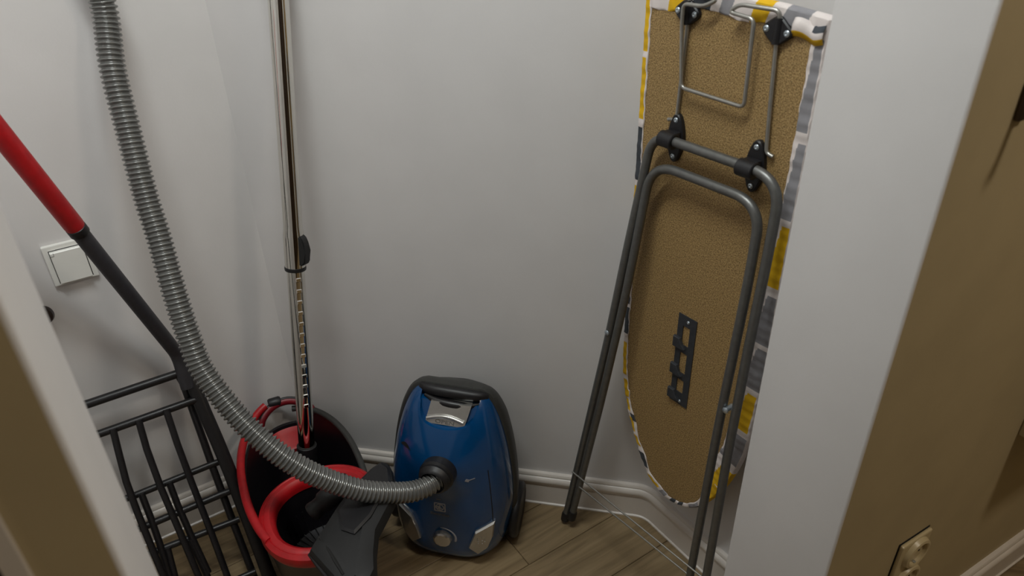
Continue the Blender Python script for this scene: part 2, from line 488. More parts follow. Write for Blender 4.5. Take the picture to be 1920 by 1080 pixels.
def build_cover():
    pts = catmull([(u, w_, 0) for u, w_ in outline], 54)
    top = [V((0.342 + (0.004 - 0.342) * t, 1.290 + 0.010 * math.sin(math.pi * t), 0)) for t in [i / 320 for i in range(1, 320)]]
    ntop = len(top)
    pts = pts + top
    n = len(pts)
    bm = bmesh.new(); rings = []; info = []
    S_ = [0.0]
    for q0_, q1_ in zip(pts, pts[1:]): S_.append(S_[-1] + (q1_ - q0_).length)
    UP = 14
    for i, p in enumerate(pts):
        t = (pts[(i + 1) % n] - pts[i - 1]).normalized()
        inn = V((-t.y, t.x, 0))      # inner side (path runs anticlockwise: down the left, round the nose, up the right)
        w_ = p.y; s_ = S_[i]
        on_top = i >= n - ntop
        if on_top: wid = 0.026 + 0.004 * math.sin(s_ * 40)
        elif p.x > 0.17: wid = 0.021 + 0.022 * max(0, min(1, (1.02 - w_) / 0.5)) - 0.034 * max(0, min(1, (0.42 - w_) / 0.14))
        elif w_ < 0.45: wid = 0.013 + 0.003 * math.sin(s_ * 70)
        else: wid = 0.012
        wid += 0.0006 * math.sin(s_ * 95) + 0.0005 * math.sin(s_ * 230 + 1)
        puff = 0.0007 * math.sin(s_ * 120) + 0.0005 * math.sin(s_ * 310)
        prof = [(wid, 0.0006)]
        for k in range(1, UP + 1):
            f_ = k / UP
            prof.append((wid + (-0.0005 - wid) * f_, 0.0018 + puff + 0.0008 * math.sin(math.pi * f_)))
        prof += [(-0.0030, -0.001), (-0.0048, -0.005), (-0.0052, -0.009), (-0.0035, -0.0135), (0.004, -0.0165), (0.02, -0.0175)]
        rings.append([bm.verts.new(p + inn * a_ + V((0, 0, b_))) for a_, b_ in prof])
        info.append((p, on_top, s_))
    m_ = len(rings[0])
    for i in range(n):
        a_, b_ = rings[i], rings[(i + 1) % n]
        p, on_top, s_ = info[i]
        for k in range(m_ - 1):
            f = bm.faces.new((a_[k], b_[k], b_[k + 1], a_[k + 1]))
            v = (k + 0.5) / (UP + 3)          # 0 at the inner hem, 1 over the edge
            c = 'w'
            if on_top:
                tt = (0.342 - p.x) / 0.338 + 0.03 * (v - 0.5)
                for lo, hi, col in ((0.09, 0.205, 'g'), (0.275, 0.36, 'y'), (0.47, 0.535, 'g'), (0.585, 0.70, 'd'), (0.75, 0.85, 'y')):
                    if lo < tt < hi: c = col
            elif p.y < 0.43 and p.x < 0.30:
                q = s_ * 1.0 + 0.010 * v
                for lo, hi, v0, v1, col in nose_blocks:
                    if lo < q < hi and v0 <= v <= v1: c = col
            else:
                bl = left_blocks if p.x < 0.17 else right_blocks
                for (w1, w0, col, va, vb) in bl:
                    if w0 <= p.y <= w1:
                        g_ = (p.y - w0) / (w1 - w0)
                        lo = (-0.05 + 0.40 * g_) if p.x > 0.17 else va * 0.6 + 0.08 * g_
                        if lo <= v <= vb: c = col
            f.material_index = {'w': 0, 'y': 1, 'g': 2, 'd': 3}[c]
    return bm

obj('fabric_cover', build_cover(), [M['fab_white'], M['fab_yellow'], M['fab_grey'], M['fab_dark']], ib)
# loose folded corner of the cover at the wide end
bm = bmesh.new()
g = []
for i in range(9):
    t = i / 8
    row = []
    for j in range(4):
        s = j / 3
        row.append(bm.verts.new((0.292 + 0.050 * t, 1.262 + 0.026 * s - 0.006 * t + 0.003 * math.sin(t * 7), 0.004 + 0.006 * math.sin(math.pi * s) + 0.003 * math.sin(t * 9))))
    g.append(row)
for i in range(8):
    for j in range(3):
        f = bm.faces.new((g[i][j], g[i + 1][j], g[i + 1][j + 1], g[i][j + 1]))
        f.material_index = 1 if j == 0 else (2 if (j == 2 and i >= 5) else 0)
fo = obj('cover_fold', bm, [M['fab_white'], M['fab_yellow'], M['fab_dark']], ib)
sl = fo.modifiers.new('s', 'SOLIDIFY'); sl.thickness = 0.0015

# leg frames
def leg_o(w_): return 0.031 + 0.0698 * (1.06 - w_)
def LP(u, w_, d=0.0): return V((u, w_, leg_o(w_) - 0.006 + d))
RT = 0.0085
outer = [LP(-0.0680, 0.022), LP(-0.0230, 0.352), LP(0.011, 0.610), LP(0.033, 0.815), LP(0.052, 0.975), LP(0.062, 1.062), LP(0.329, 1.062), LP(0.334, 0.93), LP(0.336, 0.766), LP(0.342, 0.535), LP(0.356, 0.221), LP(0.363, 0.022)]
path = fillet(outer, 0.055, 10)
tube('outer_leg_frame', path, RT, M['leg_steel'], ib, 14)
inner = [LP(-0.0450, 0.045), LP(0.011, 0.444), LP(0.044, 0.720), LP(0.059, 0.890), LP(0.068, 1.013), LP(0.304, 1.013), LP(0.309, 0.90), LP(0.310, 0.785), LP(0.311, 0.575), LP(0.319, 0.183), LP(0.323, 0.045)]
tube('inner_leg_frame', fillet(inner, 0.06, 10), RT, M['leg_steel'], ib, 14)
for (a, b) in ((outer[0], outer[1]), (outer[-1], outer[-2]), (inner[0], inner[1]), (inner[-1], inner[-2])):
    d = (b - a).normalized()
    pth = [a - d * 0.012, a - d * 0.010, a + d * 0.012, a + d * 0.018]
    o_ = tube('foot_cap', pth, [0.009, 0.0112, 0.0112, 0.0095], M['black_plastic'], ib, 14)
tube('cross_wire', [LP(-0.050, 0.194, 0.009), LP(0.352, 0.216, 0.009)], 0.0020, M['wire_steel'], ib, 8)
tube('cross_wire', [LP(-0.034, 0.162, 0.006), LP(0.318, 0.188, 0.006)], 0.0020, M['wire_steel'], ib, 8)
for (u, w_) in ((0.0135, 0.627), (0.3235, 0.625)):
    bm = bmesh.new()
    lathe(bm, [(0.0, -0.010), (0.0055, -0.010), (0.0045, 0.0085), (0.0062, 0.0088), (0.0058, 0.0102), (0.0035, 0.0115), (0.0, 0.012)], frame(LP(u, w_), (1, 0, 0), (0, 1, 0), (0, 0, 1)), 14, cap=False)
    obj('rivet', bm, M['screw_steel'], ib)

# iron rest: one long bent wire
OW = 0.0055
wire = [(0.078, 1.089, OW), (0.0965, 1.093, OW), (0.0985, 1.16, OW), (0.101, 1.25, OW), (0.100, 1.304, OW), (0.140, 1.304, 0.012), (0.165, 1.297, 0.018), (0.141, 1.285, 0.020), (0.101, 1.284, 0.020), (0.1, 1.25, 0.018), (0.109, 1.153, 0.016),
        (0.237, 1.149, 0.016), (0.2345, 1.279, 0.018), (0.190, 1.2835, 0.020), (0.206, 1.296, 0.018), (0.2690, 1.294, 0.008), (0.2690, 1.248, OW), (0.2755, 1.16, OW), (0.2815, 1.086, OW), (0.295, 1.083, OW)]
tube('iron_rest', fillet(wire, 0.010, 5), 0.0033, M['wire_steel'], ib, 10)


def screw(P, r=0.005):
    bm = bmesh.new()
    lathe(bm, [(0.0, 0.0), (r, 0.0), (r, 0.0006), (r * 0.8, 0.0016), (r * 0.45, 0.002), (0.0, 0.0008)], frame(P, (1, 0, 0), (0, 1, 0), (0, 0, 1)), 14, cap=False)
    return bm


def diamond_clip(cu, cw):
    pts = [V((-0.0300, 0.001)), V((0.0, 0.0240)), V((0.0300, -0.001)), V((0.0, -0.0240))]
    rp = []
    for i in range(4):
        p0_, p1_, p2_ = pts[i - 1], pts[i], pts[(i + 1) % 4]
        a_ = p1_ + (p0_ - p1_).normalized() * 0.012; b_ = p1_ + (p2_ - p1_).normalized() * 0.012
        for k in range(5):
            t = k / 4; q = a_ * (1 - t) ** 2 + p1_ * 2 * t * (1 - t) + b_ * t * t
            rp.append((q.x, q.y))
    bm = bmesh.new()
    prism_axis(bm, rp, (cu, cw, 0), (1, 0, 0), (0, 1, 0), (0, 0, 1), 0.0, 0.0085, bevel=0.002)
    sweep(bm, [(cu + 0.001, cw + 0.018, 0.007), (cu + 0.001, cw - 0.018, 0.007)], 0.0062, 10)
    c = obj('clip', bm, M['black_plastic'], ib)
    for s in (-1, 1):
        obj('screw', screw((cu + s * 0.0175, cw - s * 0.0012, 0.0085)), M['screw_steel'], c)


diamond_clip(0.098, 1.269)
diamond_clip(0.268, 1.266)


def pipe_clip(cu, cw):
    bm = bmesh.new()
    oval = []
    for k in range(24):
        a = 2 * math.pi * k / 24
        c_, s_ = math.cos(a), math.sin(a)
        hw = 0.0125 + 0.006 * (1 - abs(s_)) ** 0.8
        oval.append((hw * (1 if c_ > 0 else -1) * abs(c_) ** 0.75, 0.0435 * s_))
    prism_axis(bm, oval, (cu, cw, 0), (1, 0, 0), (0, 1, 0), (0, 0, 1), 0.0, 0.009, bevel=0.002)
    sweep(bm, [(cu - 0.016, cw + 0.001, 0.0255), (cu - 0.0145, cw + 0.001, 0.0255), (cu + 0.0145, cw + 0.001, 0.0255), (cu + 0.016, cw + 0.001, 0.0255)], [0.0125, 0.0142, 0.0142, 0.0125], 18)
    box(bm, (cu, cw + 0.001, 0.012), (0.027, 0.027, 0.022), bevel=0.002)
    c = obj('pipe_clip', bm, M['black_plastic'], ib)
    for s in (-1, 1):
        obj('screw', screw((cu, cw + s * 0.0325, 0.009), 0.0048), M['screw_steel'], c)


pipe_clip(0.0985, 1.0605)
pipe_clip(0.2655, 1.0585)

# hook plate screwed to the underside
hp = bmesh.new()
u0, u1, w0, w1 = 0.146, 0.191, 0.506, 0.720
th = 0.0022
def flat(bm, a, b, c, d, z0=0.0006, z1=th): box(bm, ((a + b) / 2, (c + d) / 2, (z0 + z1) / 2), (b - a, d - c, z1 - z0))
flat(hp, u0, u0 + 0.0135, w0 + 0.03, w1 - 0.024); flat(hp, u1 - 0.0145, u1, w0 + 0.03, w1 - 0.024)
flat(hp, u0, u1, w1 - 0.024, w1); flat(hp, u0, u1, w0, w0 + 0.03)
flat(hp, u0 + 0.0135, u1 - 0.0145, 0.634, 0.652); flat(hp, u0 + 0.0135, u1 - 0.0145, 0.568, 0.585)
hpo = obj('hook_plate', hp, M['plate_steel'], ib, smooth=False)
for wt in (0.656, 0.590, 0.527):
    bm = bmesh.new()
    prof = [(u0 - 0.004, wt - 0.012, th), (u0 - 0.004, wt + 0.012, th), (u0 + 0.016, wt + 0.010, th), (u0 + 0.024, wt - 0.006, th), (u0 + 0.016, wt - 0.012, th)]
    prism_axis(bm, [(-0.004, -0.013), (0.016, -0.013), (0.026, -0.010), (0.018, -0.001), (0.012, 0.011), (-0.004, 0.011)], (u0, wt, 0), (1, 0, 0), (0, 1, 0), (0, 0, 1), th, th + 0.0065, bevel=0.001)
    obj('hook', bm, M['plate_steel'], hpo, smooth=False)
obj('screw', screw((0.171, 0.7085, th), 0.0035), M['screw_steel'], hpo)
obj('screw', screw((0.172, 0.515, th), 0.0035), M['screw_steel'], hpo)
bpy.context.view_layer.update()

# ---------------------------------------------------------------- vacuum cleaner
vc = empty('vacuum_cleaner', (-0.405, 1.19, 0.0))
tag(vc, 'blue canister vacuum cleaner parked upright on the floor by the back wall', 'vacuum cleaner')
# local frame: x right, y towards the back wall, z up; origin on the floor
VROT = Matrix.Translation((-0.429, 1.188, 0.0075)) @ Matrix.Rotation(R(3.1), 4, 'Y')
vc.matrix_world = VROT
VINV = VROT.inverted()

def lerp(tab, z):
    for (a, va), (b, vb) in zip(tab, tab[1:]):
        if z <= b:
            t = (z - a) / (b - a); t = t * t * (3 - 2 * t) if False else t
            return va + (vb - va) * max(0, min(1, t))
    return tab[-1][1]

def smooth_tab(pts, n=60):
    c = catmull([(z, v, 0) for z, v in pts], 10)
    return [(p.x, p.y) for p in c]

HWT = smooth_tab([(0.004, 0.098), (0.014, 0.120), (0.035, 0.133), (0.07, 0.142), (0.13, 0.148), (0.20, 0.148), (0.28, 0.139), (0.34, 0.1285), (0.39, 0.116), (0.425, 0.104), (0.452, 0.091), (0.468, 0.077), (0.476, 0.060)])
FYT = smooth_tab([(0.004, -0.050), (0.014, -0.062), (0.035, -0.068), (0.07, -0.070), (0.13, -0.0715), (0.20, -0.072), (0.28, -0.070), (0.34, -0.064), (0.39, -0.052), (0.425, -0.038), (0.452, -0.018), (0.468, 0.000), (0.476, 0.014)])
YB = 0.034      # seam between blue shell and dark rear shell


def front_y(x, z):
    hw = lerp(HWT, z); fy = lerp(FYT, z)
    t = min(1, abs(x) / hw)
    return YB - (YB - fy) * (1 - t ** 3.2) ** (1 / 2.3)


def port_bump(x, z):
    r = math.hypot((x + 0.005) / 1.0, (z - 0.316) / 1.15)
    return 0.031 * (1 - r / 0.092) ** 1.15 if r < 0.092 else 0.0


def blue_shell():
    bm = bmesh.new(); NX, NZ = 48, 56
    zs = [0.004 + (0.476 - 0.004) * (0.5 - 0.5 * math.cos(math.pi * k / NZ)) for k in range(NZ + 1)]
    rows = []
    for z in zs:
        hw = lerp(HWT, z); row = []
        for i in range(NX + 1):
            s = -math.cos(math.pi * i / NX)
            x = hw * s
            y = front_y(x, z) - (port_bump(x, z) ** 1.0) * 0.75
            row.append(bm.verts.new((x, y, z)))
        rows.append(row)
    for a, b in zip(rows, rows[1:]):
        for i in range(NX): bm.faces.new((a[i], a[i + 1], b[i + 1], b[i]))
    rim = rows[0][:] + [r[-1] for r in rows[1:]] + rows[-1][-2::-1] + [r[0] for r in rows[-2:0:-1]]
    back = [bm.verts.new((v.co.x, YB + 0.001, v.co.z)) for v in rim]
    n = len(rim)
    for i in range(n): bm.faces.new((rim[i], rim[(i + 1) % n], back[(i + 1) % n], back[i]))
    bm.faces.new(back[::-1])
    bmesh.ops.remove_doubles(bm, verts=bm.verts[:], dist=1e-5)
    return bm


shell = obj('front_shell', blue_shell(), M['blue_shell'], None, angle=50)
# latch recess cut out of the upper front
bm = bmesh.new()
uo = [(-0.066, 0.52), (-0.0645, 0.452), (-0.060, 0.430), (-0.052, 0.4185), (-0.036, 0.4115), (-0.008, 0.409), (0.022, 0.4105), (0.044, 0.416), (0.056, 0.427), (0.066, 0.447), (0.081, 0.52)]
up_ = [(p.x, p.y) for p in catmull([(a, b, 0) for a, b in uo], 4)]
n_ = len(up_)
va = [bm.verts.new((x, -0.2, z)) for x, z in up_]
vb = [bm.verts.new((x * 0.97, (-0.026 + 0.55 * (z - 0.41) + 0.000), z)) for x, z in up_]
for i in range(n_): bm.faces.new((va[i], va[(i + 1) % n_], vb[(i + 1) % n_], vb[i]))
bm.faces.new(va[::-1]); bm.faces.new(vb)
bmesh.ops.recalc_face_normals(bm, faces=bm.faces[:])
cut = obj('cutter', bm, M['blue_shell'], None, smooth=False)
bo = shell.modifiers.new('b', 'BOOLEAN'); bo.operation = 'DIFFERENCE'; bo.object = cut; bo.solver = 'EXACT'
dg = bpy.context.evaluated_depsgraph_get()
me = bpy.data.meshes.new_from_object(shell.evaluated_get(dg))
shell.modifiers.clear(); shell.data = me
me.polygons.foreach_set('use_smooth', [True] * len(me.polygons)); me.set_sharp_from_angle(angle=R(42))
bpy.data.objects.remove(cut)
bm = bmesh.new()
prism_axis(bm, [(-0.0645, 0.4515), (0.0670, 0.4515), (0.0780, 0.52), (-0.0665, 0.52)], (0, 0, 0), (1, 0, 0), (0, 0, 1), (0, 1, 0), -0.2, 0.09)
bmesh.ops.recalc_face_normals(bm, faces=bm.faces[:])
cut = obj('cutter', bm, M['blue_shell'], None, smooth=False)
bo = shell.modifiers.new('b', 'BOOLEAN'); bo.operation = 'DIFFERENCE'; bo.object = cut; bo.solver = 'EXACT'
dg = bpy.context.evaluated_depsgraph_get()
me = bpy.data.meshes.new_from_object(shell.evaluated_get(dg))
shell.modifiers.clear(); shell.data = me
me.polygons.foreach_set('use_smooth', [True] * len(me.polygons)); me.set_sharp_from_angle(angle=R(42))
bpy.data.objects.remove(cut)
shell.parent = vc

# dark rear shell with the rim that shows round the top and the right side
def loft(bm, secs, capa=True):
    rings = [[bm.verts.new(p) for p in s] for s in secs]
    n = len(rings[0])
    for a, b in zip(rings, rings[1:]):
        for i in range(n): bm.faces.new((a[i], a[(i + 1) % n], b[(i + 1) % n], b[i]))
    if capa: bm.faces.new(rings[0][::-1]); bm.faces.new(rings[-1])


def outline_xz(grow, k=1.0, c=1.0):
    pts = []
    zs = [z for z, _ in HWT]
    right_ = [(lerp(HWT, z) * k + grow, z) for z in zs]
    zc = 0.23
    out = []
    for x, z in right_:
        zz = zc + (z - zc) * (1 + grow / 0.235)
        out.append((x, zz if zz < 0.40 else 0.40 + (zz - 0.40) * c))
    left = [(-x, z) for x, z in reversed(out)]
    return out + left


bm = bmesh.new()
secs = []
for y, gr, k, c in ((0.020, 0.0005, 1, 0.97), (0.024, 0.005, 1, 0.97), (0.034, 0.0075, 1, 0.93), (0.060, 0.005, 1, 0.80), (0.085, -0.006, 0.98, 0.62), (0.115, -0.024, 0.96, 0.45), (0.138, -0.050, 0.93, 0.30)):
    secs.append([(x, y, max(0.004, z)) for x, z in outline_xz(gr, k, c)])
loft(bm, secs)
obj('rear_shell', bm, M['shell_dark'], vc, angle=45)
# carrying handle bridging the top of the recess
hp_ = [(-0.070, 0.024, 0.465), (-0.056, 0.015, 0.467), (-0.03, 0.010, 0.468), (0.006, 0.009, 0.468), (0.04, 0.011, 0.466), (0.064, 0.015, 0.464), (0.078, 0.024, 0.460)]
tube('carry_handle', catmull(hp_, 5), [0.009 + 0.003 * math.sin(math.pi * i / 30) for i in range(31)], M['black_plastic'], vc, 14, up=(0, 0, 1), ry=1.15)
tube('handle_grip', catmull([(-0.058, 0.006, 0.456), (-0.03, -0.003, 0.451), (0.006, -0.007, 0.449), (0.04, -0.004, 0.448), (0.066, 0.005, 0.450)], 5), [0.004 + 0.006 * math.sin(math.pi * i / 20) for i in range(21)], M['black_metal'], vc, 12)
# silver latch with OPEN
bm = bmesh.new()
lat = [(-0.0475, 0.411), (0.041, 0.411), (0.0480, 0.436), (0.0525, 0.456), (-0.0385, 0.456), (-0.0425, 0.436)]
def lat_y(z): return -0.031 + 0.50 * (z - 0.41)
ring0 = [bm.verts.new((x, lat_y(z) - 0.004, z)) for x, z in lat]; ring1 = [bm.verts.new((x, lat_y(z) + 0.010, z)) for x, z in lat]
for i in range(6): bm.faces.new((ring0[i], ring0[(i + 1) % 6], ring1[(i + 1) % 6], ring1[i]))
bm.faces.new(ring0); bm.faces.new(ring1[::-1])
latch = obj('latch', bm, M['silver'], vc, smooth=False)
bm = bmesh.new()
lip = []
for i in range(17):
    t = i / 16; x = -0.044 + 0.083 * t
    z = 0.4225 + 0.0075 * math.sin(math.pi * t)
    lip.append((x, lat_y(z) - 0.0075, z))
sweep(bm, lip, 0.0042, 10)
obj('latch_lip', bm, M['silver'], latch)


def text(name, body, size, P, ex, ey, material, parent, ext=0.0002, sx=1.0):
    cu = bpy.data.curves.new(name, 'FONT'); cu.body = body; cu.size = size; cu.extrude = ext; cu.align_x = 'CENTER'; cu.align_y = 'CENTER'; cu.resolution_u = 2
    t = bpy.data.objects.new(name, cu); C.objects.link(t)
    dgx = bpy.context.evaluated_depsgraph_get()
    me_ = bpy.data.meshes.new_from_object(t.evaluated_get(dgx)); bpy.data.objects.remove(t)
    ex, ey = V(ex).normalized(), V(ey).normalized(); ez = ex.cross(ey)
    me_.transform(frame(P, ex * sx, ey, ez))
    me_.materials.clear()
    return obj(name, me_, material, parent, smooth=False)


text('lettering', 'OPEN', 0.0115, (-0.003, lat_y(0.4165) - 0.0046, 0.4165), (1, 0, -0.03), (0, 0.5, 1), M['print_dark'], latch, sx=1.5)

# hose socket
pc = V((-0.005, -0.088, 0.316))
pd = V((-0.10, -1.0, 0.05)).normalized()
px_ = pd.cross(V((0, 0, 1))).normalized(); pz_ = px_.cross(pd)
bm = bmesh.new()
lathe(bm, [(0.040, -0.02), (0.040, 0.004), (0.0405, 0.008), (0.036, 0.012), (0.036, 0.016), (0.0375, 0.019), (0.034, 0.026), (0.031, 0.031), (0.0275, 0.033), (0.0275, 0.020)], frame(pc, px_, pz_, pd), 36)
obj('hose_socket', bm, M['black_plastic'], vc)

# the grey ribbed hose
HP = [(-0.752, 1.199, 1.842), (-0.80, 1.19, 1.90), (-0.90, 1.175, 1.84), (-0.955, 1.17, 1.70), (-0.985, 1.175, 1.52), (-0.986, 1.185, 1.36), (-0.9842, 1.1942, 1.2768), (-0.9744, 1.1585, 1.1784), (-0.9523, 1.1235, 1.0728), (-0.9275, 1.0872, 0.9638), (-0.904, 1.0605, 0.891), (-0.8755, 1.0235, 0.800), (-0.8454, 0.990, 0.7086),
      (-0.820, 0.9705, 0.650), (-0.7566, 0.9478, 0.571), (-0.6927, 0.9359, 0.5101), (-0.6412, 0.9401, 0.4603), (-0.5909, 0.9575, 0.4131), (-0.540, 0.9797, 0.3734), (-0.4997, 1.0066, 0.3467), (-0.4592, 1.0381, 0.3237), (-0.4323, 1.0630, 0.3186), (-0.4160, 1.085, 0.319)]
dense = catmull(HP, 40)
L = [0]
for a, b in zip(dense, dense[1:]): L.append(L[-1] + (b - a).length)
pitch = 0.0092; per = 8
nseg = int(L[-1] / pitch * per)
hpth, hr = [], []
j = 0
for i in range(nseg + 1):
    s = L[-1] * i / nseg
    while j < len(L) - 2 and L[j + 1] < s: j += 1
    t = (s - L[j]) / max(1e-9, L[j + 1] - L[j])
    hpth.append(VINV @ dense[j].lerp(dense[j + 1], t))
    ph = i % per
    hr.append((0.0186, 0.0187, 0.0199, 0.0223, 0.0232, 0.0232, 0.0223, 0.0199)[ph])
bm = bmesh.new(); sweep(bm, hpth, hr, 20)
obj('hose', bm, M['hose'], vc, angle=80)

# emblem: square frame, disc and arrow-like cut, with the name under it
def on_front(x, z, d=0.0008):
    return V((x, front_y(x, z) - port_bump(x, z) * 0.75 - d, z))
em = bmesh.new()
ez0 = 0.190; ex0 = -0.008
def strip(bm, a, b, wd):
    pa, pb = V((a[0], 0, a[1])), V((b[0], 0, b[1])); d = (pb - pa).normalized(); nn = V((-d.z, 0, d.x)) * wd / 2
    q = [on_front(*(p.x, p.z)) for p in (pa + nn, pb + nn, pb - nn, pa - nn)]
    f = [bm.verts.new(p) for p in q]; g2 = [bm.verts.new(p + V((0, 0.0006, 0))) for p in q]
    bm.faces.new(f); bm.faces.new(g2[::-1])
    for i in range(4): bm.faces.new((f[i], f[(i + 1) % 4], g2[(i + 1) % 4], g2[i]))
hsz = 0.0125
for a, b in (((-1, -1), (1, -1)), ((1, -1), (1, 1)), ((1, 1), (-1, 1)), ((-1, 1), (-1, -1))):
    strip(em, (ex0 + a[0] * hsz, ez0 + a[1] * hsz), (ex0 + b[0] * hsz, ez0 + b[1] * hsz), 0.0026)
for k in range(14):
    a0, a1 = 2 * math.pi * k / 14, 2 * math.pi * (k + 1) / 14
    strip(em, (ex0 + 0.0095 * math.cos(a0), ez0 + 0.0095 * math.sin(a0)), (ex0 + 0.0095 * math.cos(a1), ez0 + 0.0095 * math.sin(a1)), 0.0022)
strip(em, (ex0, ez0 + 0.009), (ex0, ez0 - 0.009), 0.0022)
strip(em, (ex0 - 0.009, ez0), (ex0, ez0 + 0.002), 0.004); strip(em, (ex0, ez0), (ex0 - 0.006, ez0 - 0.007), 0.003); strip(em, (ex0, ez0), (ex0 + 0.007, ez0 - 0.006), 0.0022)
obj('emblem', em, M['print_grey'], vc, smooth=False)
text('lettering', 'Electrolux', 0.0125, on_front(-0.008, 0.1675, 0.001), (1, 0, -0.02), (0, 0, 1), M['print_dark'], vc, sx=0.9)
strip_bm = bmesh.new(); strip(strip_bm, (-0.015, 0.2165), (-0.004, 0.2162), 0.002)
obj('small_mark', strip_bm, M['print_dark'], vc, smooth=False)
bm = bmesh.new(); strip(bm, (0.054, 0.294), (0.062, 0.290), 0.007); strip(bm, (0.062, 0.292), (0.074, 0.296), 0.002)
obj('scratch_mark', bm, M['print_grey'], vc, smooth=False)

# side panel line and thumb notch
bm = bmesh.new()
for a, b in (((0.100, 0.31), (0.107, 0.25)), ((0.107, 0.25), (0.112, 0.19)), ((0.112, 0.19), (0.114, 0.15))): strip(bm, a, b, 0.0016)
obj('panel_gap', bm, M['dark_gap'], vc, smooth=False)
bm = bmesh.new()
arcp = []
for i in range(13):
    t = i / 12; x = -0.106 + 0.030 * t; z = 0.340 + 0.010 * math.sin(math.pi * t) + 0.003 * t
    arcp.append(on_front(x, z, 0.0002))
base_ = [on_front(-0.106 + 0.030 * i / 12, 0.339 + 0.003 * i / 12, 0.0003) for i in range(13)]
va = [bm.verts.new(p) for p in arcp]; vb = [bm.verts.new(p) for p in base_]
for i in range(12): bm.faces.new((va[i], va[i + 1], vb[i + 1], vb[i]))
obj('thumb_notch', bm, M['dark_gap'], vc, smooth=False)

# speed knob and its scale
kp = on_front(-0.003, 0.088, 0.0); kd = V((0, -1, 0.06)).normalized(); kx = V((1, 0, 0)); kz = kx.cross(kd) * -1
bm = bmesh.new()
lathe(bm, [(0.0235, -0.006), (0.0235, 0.004), (0.0215, 0.012), (0.0175, 0.0145), (0.0, 0.0145)], frame(kp, kx, kz, kd), 11, cap=False)
knob = obj('speed_knob', bm, M['silver'], vc, angle=20)
bm = bmesh.new()
sc_ = []
for i in range(13):
    a = R(100 - i * 9.5)
    sc_.append(on_front(-0.003 + 0.0315 * math.cos(a), 0.088 + 0.0315 * math.sin(a), 0.0002))
sweep(bm, sc_, [0.0006 + 0.0026 * i / 12 for i in range(13)], 8)
obj('power_scale', bm, M['print_grey'], vc)


def pedal(name, pts, dep=0.011):
    bm = bmesh.new()
    front = [on_front(x, z, dep) for x, z in pts]; cx = sum(x for x, z in pts) / len(pts); cz = sum(z for x, z in pts) / len(pts)
    mid = [on_front(x, z, dep * 0.55) for x, z in [(cx + (x - cx) * 1.1, cz + (z - cz) * 1.1) for x, z in pts]]
    back = [V((p.x, p.y + 0.03, p.z)) for p in mid]
    rings = [[bm.verts.new(p) for p in r] for r in (back, mid, front)]
    n = len(pts)
    for a, b in zip(rings, rings[1:]):
        for i in range(n): bm.faces.new((a[i], a[(i + 1) % n], b[(i + 1) % n], b[i]))
    bm.faces.new(rings[0][::-1]); bm.faces.new(rings[-1])
    return obj(name, bm, M['silver'], vc, smooth=False)


pr_ = pedal('pedal', [(0.078, 0.124), (0.117, 0.147), (0.113, 0.098), (0.103, 0.064), (0.083, 0.048), (0.063, 0.072)])
pl_ = pedal('pedal', [(-0.112, 0.160), (-0.079, 0.143), (-0.066, 0.107), (-0.060, 0.075), (-0.080, 0.052), (-0.099, 0.075)])
bm = bmesh.new()
for k in range(5):
    a = 2 * math.pi * k / 5
    x, z = 0.091 + 0.008 * math.cos(a), 0.093 + 0.006 * math.sin(a)
    bmesh.ops.create_icosphere(bm, subdivisions=1, radius=0.0016, matrix=Matrix.Translation(on_front(x, z, 0.0115)))
obj('pedal_icon', bm, M['silver'], pr_)
# rear wheels, seen edge on
for s in (-1, 1):
    bm = bmesh.new()
    lathe(bm, [(0.0, -0.011), (0.050, -0.011), (0.066, -0.009), (0.070, -0.003), (0.070, 0.005), (0.066, 0.010), (0.058, 0.012), (0.052, 0.009), (0.02, 0.010), (0.0, 0.010)],
          frame((s * 0.152, 0.066, 0.0705), (0, 1, 0), (0, 0, 1), (s, 0, 0)), 40, cap=False)
    obj('wheel', bm, M['black_plastic'], vc)
box_bm = bmesh.new(); box(box_bm, (0, 0.058, 0.0705), (0.30, 0.03, 0.03), bevel=0.006)
obj('axle', box_bm, M['black_plastic'], vc)

# ---------------------------------------------------------------- chrome tube with the floor nozzle, resting on the bucket
tb_top, tb_bot = V((-0.7010, 1.330, 1.46)), V((-0.735, 1.120, 0.3372))
td = (tb_top - V((-0.735, 1.120, 0.3372)))
tb_bot = V((-0.7645, 1.165, 0.290)); P_top0 = V((-0.7115, 1.318, 1.2696)); td = (P_top0 - tb_bot).normalized()
wand = empty('vacuum_wand', tb_bot)
tag(wand, 'chrome telescopic vacuum tube standing in the mop bucket against the back wall', 'vacuum tube')
loc = lambda P: V(P) - tb_bot
at_ = lambda s: td * s
Ljoin = 0.458
wx = (V((1, -0.2, 0)) - td * td.dot(V((1, -0.2, 0)))).normalized(); wy = td.cross(wx)
FW = frame((0, 0, 0), wx, wy, td)
bm = bmesh.new(); lathe(bm, [(0.0188, 0.0), (0.0188, Ljoin + 0.02)], FW, 48)
lower = obj('lower_tube', bm, M['chrome'], wand)
bm = bmesh.new(); lathe(bm, [(0.0218, Ljoin), (0.0218, Ljoin + 0.072), (0.0214, Ljoin + 0.078), (0.0200, Ljoin + 0.090), (0.0196, Ljoin + 0.098), (0.0196, 1.01)], FW, 48)
upper = obj('upper_tube', bm, M['chrome'], wand)
bm = bmesh.new(); lathe(bm, [(0.0186, Ljoin - 0.004), (0.0224, Ljoin - 0.004), (0.0230, Ljoin), (0.0224, Ljoin + 0.004), (0.0210, Ljoin + 0.005)], FW, 40)
obj('seal_ring', bm, M['black_plastic'], wand)
